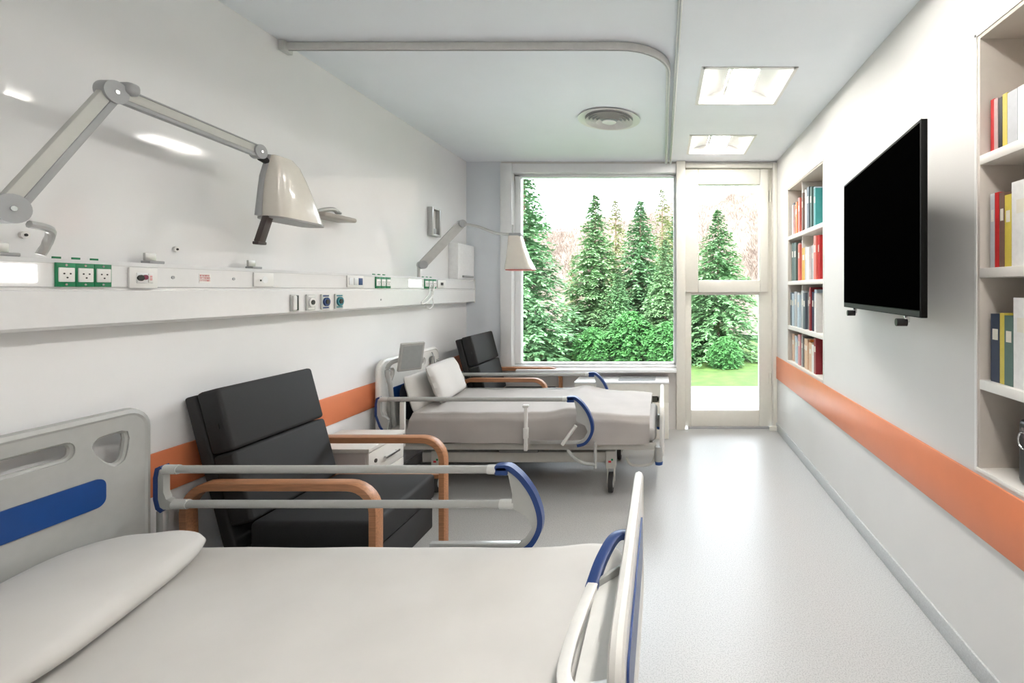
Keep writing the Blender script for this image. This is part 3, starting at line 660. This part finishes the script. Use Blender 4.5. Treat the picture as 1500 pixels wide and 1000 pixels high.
# ------------------------------------------------------------------ hospital beds
ARC = [(0.0, 0.022), (0.05, 0.022), (0.085, 0.0), (0.12, -0.035), (0.16, -0.095), (0.187, -0.17), (0.19, -0.235), (0.165, -0.295), (0.125, -0.335), (0.07, -0.35)]
INNER = [(0.05, -0.33), (0.115, -0.29), (0.148, -0.234), (0.126, -0.19), (0.062, -0.155), (0.066, -0.1), (0.05, -0.02)]
def arc_pts(): return [(p.x, p.y) for p in catmull([(u, v, 0) for u, v in ARC], 4)]
def offset(p, d):
    o = []
    for i, (x, y) in enumerate(p):
        a = p[max(i-1, 0)]; c = p[min(i+1, len(p)-1)]; dx, dy = c[0]-a[0], c[1]-a[1]; l = math.hypot(dx, dy) or 1
        o.append((x + dy/l*d, y - dx/l*d))
    return o
def bed(label, loc, L, Wd, lift, mattress, foot_top, rails, far=False, grp='adjustable hospital beds'):
    """local x from head (0) to foot (L), y from camera side (0) to far side (Wd)"""
    t = thing('hospital_bed', label, 'bed', loc, group=grp)
    # headboard
    f = lambda u, v, d: (d, u, v+lift)
    out = rrect(0.0, Wd, 0.42, 1.07, 0.07)
    D = [(Wd-0.07, 1.0), (Wd-0.075, 0.905), (Wd-0.1, 0.88), (Wd-0.13, 0.885), (Wd-0.17, 0.93), (Wd-0.19, 0.97), (Wd-0.18, 0.995), (Wd-0.155, 1.008)]
    D = [(p.x, p.y) for p in catmull([(u, v, 0) for u, v in D], 3, closed=True)]
    Dm = [(Wd-u, v) for u, v in D]
    slot = rrect(0.24, Wd-0.24, 0.95, 1.018, 0.03)
    hb = B().poly(out, [D, Dm, slot], f, 0.035).out('headboard', BEDP if not far else BEDW, t, angle=30)
    b = B()
    for lpz, r in ((out, 0.021), (D, 0.011), (Dm, 0.011), (slot, 0.011)):
        b.tube([(0.0175, u, v+lift) for u, v in lpz], r, n=8, closed=True, up=(1, 0, 0))
    b.out('headboard_rim', BEDP if not far else BEDW, hb)
    B().poly(rrect(0.15, Wd-0.15, 0.745, 0.852, 0.03), [], lambda u, v, d: (0.034+d, u, v+lift), 0.008).out('blue_inset', BLUE, hb)
    # footboard
    fo = rrect(0.0, Wd, 0.3, foot_top, 0.06)
    fb = B().poly(fo, [], lambda u, v, d: (L+d-0.02, u, v), 0.026).out('footboard', BEDW, t, angle=30)
    B().tube([(L-0.007, u, v) for u, v in fo], 0.018, n=8, closed=True, up=(1, 0, 0)).out('footboard_rim', BEDW, fb)
    B().poly(rrect(0.12, Wd-0.12, foot_top-0.3, foot_top-0.12, 0.03), [], lambda u, v, d: (L+0.0065+d, u, v), 0.006).out('blue_inset', NAVY, fb)
    # chassis
    b = B()
    for y in (0.04, Wd-0.04): b.box(0.06, L-0.05, y-0.018, y+0.018, 0.345, 0.395, bev=0.006)
    for x in (0.08, L-0.1): b.box(x-0.02, x+0.02, 0.05, Wd-0.05, 0.345, 0.39, bev=0.006)
    b.out('deck_frame', STEEL, t)
    b = B()
    for y in (0.12, Wd-0.12): b.box(0.3, L-0.36, y-0.03, y+0.03, 0.225, 0.305, bev=0.008)
    for x in (0.4, L-0.45): b.box(x-0.03, x+0.03, 0.1, Wd-0.1, 0.23, 0.3, bev=0.006)
    b.out('base_frame', STEEL, t)
    b = B(); b.box(0.75, 1.0, 0.2, Wd-0.2, 0.3, 0.35); b.box(0.9, 1.2, 0.07, 0.1, 0.305, 0.33, bev=0.004); b.box(1.35, 1.6, 0.2, Wd-0.2, 0.3, 0.35); b.out('lift_unit', mat('bed_grey', (0.2, 0.2, 0.2), 0.5), t)
    for x in (0.42, L-0.4):
        for y in (0.1, Wd-0.1):
            c = bx(x-0.04, x+0.04, y-0.04, y+0.04, 0.185, 0.325, bev=0.012, seg=3).out('castor', STEEL, t)
            fk = B(); fk.box(x-0.03, x-0.02, y-0.03, y+0.03, 0.07, 0.19, bev=0.003); fk.box(x+0.02, x+0.03, y-0.03, y+0.03, 0.07, 0.19, bev=0.003); fk.out('fork', STEEL, c)
            B().cyl((x-0.017, y-0.01, 0.0755), (x+0.017, y-0.01, 0.0755), 0.075, n=28).out('wheel', RUBBER, c)
            B().cyl((x-0.02, y-0.01, 0.0755), (x+0.02, y-0.01, 0.0755), 0.04, n=20).out('hub', GPLAST, c)
            if y < 0.3:
                bx(x-0.018, x+0.004, y-0.0415, y-0.04, 0.235, 0.25).out('brake_mark_red', RED, c); bx(x+0.004, x+0.018, y-0.0415, y-0.04, 0.25, 0.265).out('brake_mark_green', GREEN, c)
    B().tube(catmull([(L-0.28, 0.08, 0.27), (L-0.24, 0.07, 0.215), (L-0.12, 0.07, 0.215), (L-0.07, 0.07, 0.25), (L-0.05, 0.07, 0.36)], 5), 0.011, n=8).out('brake_bar', STEEL, t)
    for y in (0.0, Wd):
        q = B().cyl((L-0.03, y, 0.27), (L-0.03, y, 0.38), 0.03, n=20).out('corner_bumper', BEDP, t)
        B().cyl((L-0.03, y, 0.245), (L-0.03, y, 0.27), 0.028, 0.031, n=20).out('bumper_tip', BLUE, q)
    # mattress
    bx(0.06, L-0.05, 0.03, Wd-0.03, 0.4, mattress, bev=0.04, seg=4).out('mattress', mat('mattress_cover', (0.45, 0.43, 0.41), 0.6), t)
    # side rails
    for y, lower, full in rails:
        zt = 0.81+lift
        side = -1 if y < Wd/2 else 1
        r = thing('side_rail', '', ''); r.parent = t
        for k in ('label', 'category'): del r[k]
        xe = 1.47
        B().tube([(0.09, y, zt), (xe, y, zt)], 0.0165, n=14).out('top_bar', BEDP, r)
        if lower: B().tube([(0.13, y, zt-0.145), (xe+0.06, y, zt-0.145)], 0.0165, n=14).out('lower_bar', BEDP, r)
        for x, z in ((0.07, zt), (xe-0.05, zt)) + (((0.11, zt-0.145), (xe, zt-0.145)) if lower else ()):
            B().cyl((x, y, z), (x+0.06, y, z), 0.0195, n=14).out('sleeve', GPLAST, r)
        outer = arc_pts(); mid = offset(outer, 0.022)
        F = lambda u, v, d, th=0.0: (xe-0.01+u, y-0.016+d, zt+v)
        B().poly(mid + INNER, [], F, 0.032).out('end_panel', BEDP, r, angle=30)
        G = lambda u, v, d: (xe-0.01+u, y-0.02+d, zt+v)
        B().poly(outer + mid[::-1], [], G, 0.04).out('blue_edge', NAVY, r, angle=30)
        bx(xe-0.02, xe+0.04, y-0.02, y+0.02, zt-0.022, zt+0.022, bev=0.01, seg=3).out('end_cap', NAVY, r)
        # head-end bracket
        hb_o = [(0.0, 0.02), (-0.022, 0.01), (-0.03, -0.03), (-0.03, -0.12), (-0.02, -0.16), (0.0, -0.175)]
        if not lower: hb_o = [(0.0, 0.02), (-0.022, 0.01), (-0.03, -0.03), (-0.03, -0.12), (0.0, -0.2), (0.04, -0.26)]
        hb_i = offset(hb_o, -0.016)
        K = lambda u, v, d: (0.07+u, y-0.018+d, zt+v)
        B().poly(hb_o + hb_i[::-1], [], K, 0.036).out('bracket_edge', NAVY, r, angle=30)
        pi_ = offset(hb_o, -0.05)
        K2 = lambda u, v, d: (0.07+u, y-0.014+d, zt+v)
        B().poly(hb_i + [(0.05, hb_i[-1][1]), (0.07, -0.15), (0.05, -0.135), (0.02, -0.12), (0.008, -0.09), (0.008, -0.03)], [], K2, 0.028).out('bracket', BEDP, r, angle=30)
        bx(0.045, 0.075, y-0.012, y+0.012, 0.4, zt-0.17, bev=0.003).out('strut', ALU, r)
        bx(1.18, xe+0.09, y-0.012, y+0.012, zt-0.328, zt-0.303, bev=0.003).out('pivot_bar', ALU, r)
        if full:
            bx(0.22, 0.255, y-0.012, y+0.012, 0.40, zt-0.018, bev=0.004).out('support_post', BEDW, r); b = B(); b.box(1.135, 1.16, y-0.012, y+0.012, 0.37, zt-0.05, bev=0.004); b.box(1.125, 1.17, y-0.016, y+0.016, zt-0.06, zt-0.04, bev=0.005); b.box(1.13, 1.165, y-0.016, y+0.016, 0.46, 0.54, bev=0.004)
            b.out('support_post', BEDW, r); B().cyl((xe+0.05, y-0.02, zt-0.19), (xe-0.05, y-0.02, zt-0.33), 0.013, n=12).out('gas_strut', BEDW, r)
            B().cyl((xe+0.19, y, 0.24), (xe+0.19, y, 0.44), 0.012, n=12).out('drop_post', BEDP, r)
            B().tube(catmull([(xe+0.19, y, 0.27), (xe+0.1, y, 0.28), (xe+0.02, y+0.02, 0.32), (xe-0.02, y+0.04, 0.36)], 5), 0.014, n=10).out('drop_link', BEDP, r)
    return t

# near bed
NB = (-2.15, 0.98, 0); WN = 0.98
nbed = bed('hospital bed with white duvet in the foreground', NB, 2.06, WN, 0.0, 0.46, 0.815, [(WN+0.035, True, False)])
def hn(u, v, s): return math.sin(u*7.3+s)*math.sin(v*5.1+2*s)+0.5*math.sin(u*13.1+v*9.7+3*s)
def duvet(u, v):
    x = NB[0]+0.3+(2.0-0.3)*u; y = NB[1]+0.015+(WN-0.03)*v
    e = min(v, 1-v)*WN; ex = (1-u)*1.7
    drop = 0.045*(1-min(1, e/0.07))**2 + 0.05*(1-min(1, ex/0.06))**2
    hump = 0.016*math.exp(-((u-0.93)/0.06)**2)*math.exp(-((v-0.95)/0.2)**2)
    return Vector((x, y, 0.542-drop+hump+0.0025*hn(u*2, v*1.5, 1.0)))
b = B().shell(60, 36, duvet, 0.03)
tag(b.out('duvet', LINEN, angle=80), 'plain white duvet spread over the foreground bed', 'duvet')
def pillow(name, label, loc, rot, a, c, th, m, grp=None, seed=0.0, cr=1.0, rd=0.3):
    b = B(); n = 28
    def P(s):
        def f(u, v):
            x, y = 2*u-1, 2*v-1
            prof = max(0.0, (1-abs(x)**3)*(1-abs(y)**3))**0.42
            pin = 1-0.06*(1-abs(x))*abs(y)**3-0.0
            cre = 0.04*prof*math.sin(9*x+4*y+seed)*abs(y)**2*cr
            return Vector((x*a*math.sqrt(1-rd*y**4), y*c*math.sqrt(1-rd*x**4), s*th*(prof+cre)))
        return f
    b.grid(n, n, P(1)); b.grid(n, n, P(-1)); bmesh.ops.remove_doubles(b.bm, verts=b.bm.verts, dist=1e-4)
    o = b.out(name, m, angle=80); o.location = loc; o.rotation_euler = rot
    return tag(o, label, 'pillow', grp)
pillow('pillow', 'plump white pillow at the head of the foreground bed', (-1.835, 1.42, 0.609), (0, 0, math.radians(14)), 0.23, 0.43, 0.062, LINEN, seed=1.0)
# grab loop on the inner side of the near footboard
t = thing('grab_loop', 'blue and white grab loop', ''); del t['category']; t.parent = nbed; t.location = (-NB[0], -NB[1], 0)
hx = NB[0]+2.06-0.025
B().tube(catmull([(hx, 1.68, 0.70), (hx-0.05, 1.66, 0.70), (hx-0.085, 1.57, 0.675), (hx-0.105, 1.47, 0.64)], 6), 0.012, n=12, sx=0.02).out('handle', NAVY, t)
B().tube(catmull([(hx-0.1, 1.49, 0.645), (hx-0.118, 1.38, 0.63), (hx-0.13, 1.25, 0.62), (hx-0.125, 1.16, 0.615), (hx-0.09, 1.12, 0.615), (hx-0.0, 1.13, 0.62)], 6), 0.012, n=12, sx=0.018).out('loop', BEDW, t)
b = B(); bar(b, (hx-0.105, 1.475, 0.635), (hx, 1.56, 0.66), 0.035, 0.014); b.out('cross_piece', BEDP, t)
B().loft([[(hx-0.092, 1.48, 0.636), (hx-0.002, 1.55, 0.65), (hx-0.002, 1.14, 0.61), (hx-0.1, 1.15, 0.608)], [(hx-0.092, 1.48, 0.63), (hx-0.002, 1.55, 0.644), (hx-0.002, 1.14, 0.604), (hx-0.1, 1.15, 0.602)]]).out('web', BEDW, t)

# far bed
FB = (-2.16, 3.6, 0); WF = 0.92
fbed = bed('hospital bed with greige sheet standing near the window', FB, 2.16, WF, -0.06, 0.5, 0.66, [(-0.068, False, True), (WF+0.045, True, False)], far=True)
# monitor arm belongs to the far bed
b = B(); b.tube(catmull([(0.08, 0.1, 0.5), (0.075, 0.06, 0.8), (0.06, 0.04, 0.93), (0.085, 0.05, 1.0), (0.17, 0.1, 1.03)], 6), 0.017, n=10); b.out('monitor_arm', BEDP, fbed)
M = Matrix.Translation((0.2, 0.12, 1.04)) @ Matrix.Rotation(math.radians(-38), 4, 'Z') @ Matrix.Rotation(math.radians(16), 4, 'Y')
mo = bx(-0.014, 0.014, -0.09, 0.09, -0.115, 0.115, bev=0.008, seg=3, M=M).out('monitor', BEDP, fbed)
bx(0.0142, 0.0155, -0.073, 0.073, -0.095, 0.095, M=M).out('monitor_screen', mat('grey_screen', (0.34, 0.36, 0.36), 0.3), mo)
# sheet over the far mattress with hanging sides
FT = 0.625
def prof(s):        # s 0..1 across: near hem, up the near side, over the top, down the far side
    pts = [(-0.02, 0.405), (-0.018, 0.5), (-0.01, 0.585), (0.03, FT), (0.46, FT+0.012), (WF-0.03, FT), (WF+0.0, 0.585), (WF+0.004, 0.405)]
    ks = [0, 0.1, 0.2, 0.28, 0.5, 0.76, 0.86, 1.0]
    for i in range(7):
        if s <= ks[i+1]:
            q = (s-ks[i])/(ks[i+1]-ks[i]); a, c = pts[i], pts[i+1]; return a[0]+(c[0]-a[0])*q, a[1]+(c[1]-a[1])*q
    return pts[-1]
def sheet(u, v):
    y, z = prof(v); x = 0.26+1.8*u
    head = math.exp(-(u/0.12)**2)
    if v < 0.25:
        y += (0.007*math.sin(u*38+1.5*math.sin(u*9))+0.008*math.sin(u*14+v*9))*(0.25-v)*4; x += head*0.1*(1-v*4)*(-0.3)
    knee = 0.035*math.exp(-((u-0.66)/0.07)**2) - 0.03*max(0, u-0.72)/0.28
    k = 1 if 0.2 <= v <= 0.86 else max(0, min(1, (v if v < 0.5 else 1-v)/0.2))
    z += knee*k + 0.003*hn(u*3, v*2, 0.4)*k
    if v < 0.2: z += 0.012*math.sin(u*6)*(0.2-v)*3
    return Vector((FB[0]+x, FB[1]+y, z))
b = B().shell(90, 50, sheet, 0.008)
tag(b.out('bed_sheet', GLINEN, angle=80), 'greige sheet draped over the far bed and its side', 'sheet')
# closed foot end under the sheet
pillow('pillow', 'white pillow leaning forward on the far bed, nearer its foot', (FB[0]+0.31, FB[1]+0.5, 0.8), (0, math.radians(68), math.radians(4)), 0.16, 0.3, 0.05, LINEN, seed=2.0, rd=0.06, cr=2.2)
pillow('pillow', 'white pillow standing against the headboard of the far bed', (FB[0]+0.19, FB[1]+0.4, 0.74), (0, math.radians(74), 0), 0.15, 0.3, 0.042, LINEN, seed=4.0, rd=0.06, cr=2.2)
pillow('back_cushion', 'dark navy cushion upright between far headboard and pillows', (FB[0]+0.105, FB[1]+0.45, 0.662), (0, math.radians(82), 0), 0.16, 0.3, 0.03, mat('navy_fabric', (0.02, 0.022, 0.035), 0.8), seed=0.5, cr=0)
t = thing('hand_control', 'white hand control with coiled cord hanging on the far headboard', 'remote control', (FB[0]+0.065, FB[1]+WF-0.14, 0.87))
bx(-0.0, 0.02, -0.02, 0.02, -0.11, 0.0, bev=0.006).out('handset', WPLAST, t)
B().tube([(0.012+0.012*math.cos(k*0.9), 0.045+0.012*math.sin(k*0.9), 0.05-k*0.0022) for k in range(70)], 0.004, n=5).out('coiled_cord', GPLAST, t)
B().tube(catmull([(0.01, 0.0, 0.0), (0.0, -0.01, 0.06), (-0.025, 0.01, 0.112), (-0.06, 0.02, 0.1)], 5), 0.004, n=6).out('hook', JOINT, t)

# ------------------------------------------------------------------ fan coil cover under the window
t = thing('radiator_cover', 'cream fan coil cover with a top grille below the window', 'radiator', (0, 0, 0))
CX0, CX1, CY0, CY1, CZ = -0.92, 0.06, 4.98, YB-0.001, 0.6
b = B()
b.box(CX0, CX1, CY0+0.2, CY1, 0.0, CZ-0.02); b.box(CX0, CX1, CY0, CY0+0.2, 0.0, 0.38, bev=0.008); b.box(CX0, CX0+0.5, CY0, CY0+0.2, 0.38, CZ-0.02); b.box(CX1-0.1, CX1, CY0, CY0+0.2, 0.38, CZ-0.02)
b.box(CX0+0.5, CX1-0.1, CY0, CY0+0.2, 0.45, CZ-0.02)
b.out('casing', FRAMEW, t)
bx(CX0-0.005, CX1+0.005, CY0-0.008, CY1, CZ-0.02, CZ, bev=0.006).out('top_panel', WFRAME, t)
for k in range(9): bx(CX0+0.45, CX1-0.14, CY0+0.05+k*0.025, CY0+0.062+k*0.025, CZ, CZ+0.008).out('grille_slat', JOINT, t)
tag(bx(-0.36, -0.25, CY0+0.02, CY0+0.16, 0.3805, 0.44, bev=0.004).out('orange_box', mat('box_orange', (0.75, 0.3, 0.08), 0.5)), 'small orange box in the slot of the radiator cover', 'box')
tag(bx(-0.22, -0.06, CY0+0.02, CY0+0.16, 0.3805, 0.435, bev=0.004).out('dark_box', mat('box_olive', (0.07, 0.07, 0.05), 0.5)), 'small dark box in the slot of the radiator cover', 'box')

# ------------------------------------------------------------------ outside
struct(bx(-30, 30, YB+0.22, 7.7, -0.12, -0.03).out('terrace', PAVE, smooth=False), 'pale paved terrace outside the door')
struct(bx(-30, 30, 7.7, 60, -0.14, -0.05).out('lawn', GRASS, smooth=False), 'strip of green lawn beyond the terrace')
struct(bx(-30, 30, 7.62, 7.7, -0.12, 0.0, bev=0.01).out('kerb', PAVE), 'pale kerb between terrace and lawn')
def hz(x, y): 
    k = max(0, y-17)
    return -0.2 + 0.33*k*(1+0.02*x)*(1 if k < 28 else 28/k) + 0.35*math.sin(x*0.9+y*0.3)+0.25*math.sin(x*2.3-y*0.7)
struct(B().grid(80, 40, lambda u, v: Vector((-32+64*u, 15+40*v, hz(-32+64*u, 15+40*v)))).out('hillside', HILL, angle=80), 'dry beige hillside behind the trees')
def spray(V, Fc, p, d, l, w_, rg):
    """a small drooping needle spray: a jagged three-triangle fan"""
    d = Vector(d).normalized(); sd = d.cross(Vector((rg.uniform(-.3, .3), rg.uniform(-.3, .3), 1))).normalized()
    i = len(V); V += [p, p+d*l*0.55+sd*w_, p+d*l*1.0, p+d*l*0.55-sd*w_]; Fc.append((i, i+1, i+2)); Fc.append((i, i+2, i+3))
def raw(name, V, Fc, m, parent=None):
    me = bpy.data.meshes.new(name); me.from_pydata([tuple(v) for v in V], [], Fc); me.materials.append(m)
    o = bpy.data.objects.new(name, me); COL.objects.link(o); o.parent = parent
    return o
CON = {}
def conifer_mesh(kind):
    if kind in CON: return CON[kind]
    rg = random.Random(11+kind); V, Fc = [], []
    sparse = kind == 3; bush = kind == 4; R0 = (0.29, 0.25, 0.33, 0.17, 0.6)[kind]
    n = 95 if not sparse else 60
    for i in range(n):
        t = (i+rg.random())/n; z = 0.04+0.95*t
        R = R0*(1-t)**0.85*(0.75+0.5*rg.random())+0.008
        if bush: R = 0.55*math.sqrt(max(0.02, 1-(1.6*t-0.6)**2))*(0.8+0.3*rg.random())
        for k in range(7 if not sparse else 4):
            a = rg.uniform(0, 2*PI); m_ = max(3, int(R/(0.05 if bush else 0.018)))
            for q in range(m_):
                f_ = (q+0.6)/m_; rr = R*f_
                p = Vector((rr*math.cos(a), rr*math.sin(a), z-0.28*rr*f_+0.01*rg.uniform(-1, 1)))
                for s in range(6 if bush else 4):
                    aa = a+rg.uniform(-1.1, 1.1)
                    spray(V, Fc, p, (math.cos(aa), math.sin(aa), rg.uniform(-0.55, 0.15)), (0.07 if bush else 0.036*(0.4+0.6*min(1, 2.2*(1-t))))*(0.6+0.8*rg.random()), 0.016 if bush else 0.007, rg)
    tr = B().cyl((0, 0, 0), (0, 0, 0.98), 0.014, 0.002, n=8)
    me = bpy.data.meshes.new('crown'); me.from_pydata([tuple(v) for v in V], [], Fc); me.materials.append(LEAF if bush else LARCH if sparse else NEEDLE[kind])
    to = tr.out('trunk', BARK); tm = to.data; bpy.data.objects.remove(to)
    CON[kind] = (me, tm); return CON[kind]
def conifer(x, y, h, kind, label, rz):
    t = thing('bush' if kind == 4 else 'conifer', label, 'bush' if kind == 4 else 'tree', (x, y, -0.05), rz, group='bushes outside the window' if kind == 4 else 'conifers outside the window'); t.scale = (h, h, h)
    for nm, me in zip(('crown', 'trunk'), conifer_mesh(kind)):
        o = bpy.data.objects.new(nm, me); COL.objects.link(o); o.parent = t
def wx(px, y): return (px-971)*y/700
def ht(py, y): return CAM_H-(py-424)*y/700+0.05
for px, y, top, kind, label in (
    (768, 10.5, 235, 0, 'conifer at the left edge of the picture window'),
    (872, 12.0, 284, 1, 'tall broad conifer left of the middle of the picture window'),
    (938, 12.5, 292, 0, 'tall conifer right of the middle of the picture window'),
    (902, 15.5, 292, 3, 'thin sparse conifer between the two tallest window conifers'),
    (970, 14.5, 276, 3, 'thin sparse conifer near the right edge of the picture window'),
    (905, 11.2, 400, 2, 'low bright green conifer at the foot of the window trees'),
    (975, 11.0, 350, 1, 'mid-height conifer seen at the right edge of the picture window'),
    (845, 11.8, 430, 3, 'small pale sparse conifer left of the window trees'),
    (1052, 11.0, 305, 2, 'bushy conifer seen through the door panes'),
    (925, 10.6, 455, 4, 'low leafy bush in front of the window conifers, middle of the picture window'),
    (868, 10.4, 478, 4, 'small leafy bush at the foot of the broad window conifer'),
    (978, 10.2, 470, 4, 'leafy bush at the lower right corner of the picture window'),
    (1062, 9.9, 492, 4, 'leafy bush low behind the lower door pane'),
    (992, 16.5, 300, 0, 'conifer hidden partly by the post between window and door'),
    (838, 13.6, 372, 3, 'pale sparse conifer left of the broad window conifer'),
    (1020, 12.5, 380, 1, 'conifer behind the bushy one at the left of the door panes')):
    conifer(wx(px, y), y, ht(top, y), kind, label, px*0.37)
# uncountable bare brushwood on the slope
rg = random.Random(5); V, Fc = [], []
for i in range(900):
    y = rg.uniform(19, 46); x = rg.uniform(-0.75, 0.55)*y; z0 = hz(x, y); hh = rg.uniform(0.9, 2.2)
    for k in range(80):
        a = rg.uniform(0, 2*PI); r = rg.uniform(0, 0.6)
        p = Vector((x+r*math.cos(a), y+r*math.sin(a), z0+hh*rg.random()))
        spray(V, Fc, p, (math.cos(a)*0.5, math.sin(a)*0.5, rg.uniform(0.3, 1.2)), rg.uniform(0.2, 0.5), rg.uniform(0.008, 0.02), rg)
o = raw('brushwood', V, Fc, TWIG); o['kind'] = 'stuff'; tag(o, 'bare beige brushwood covering the hillside', 'brushwood')
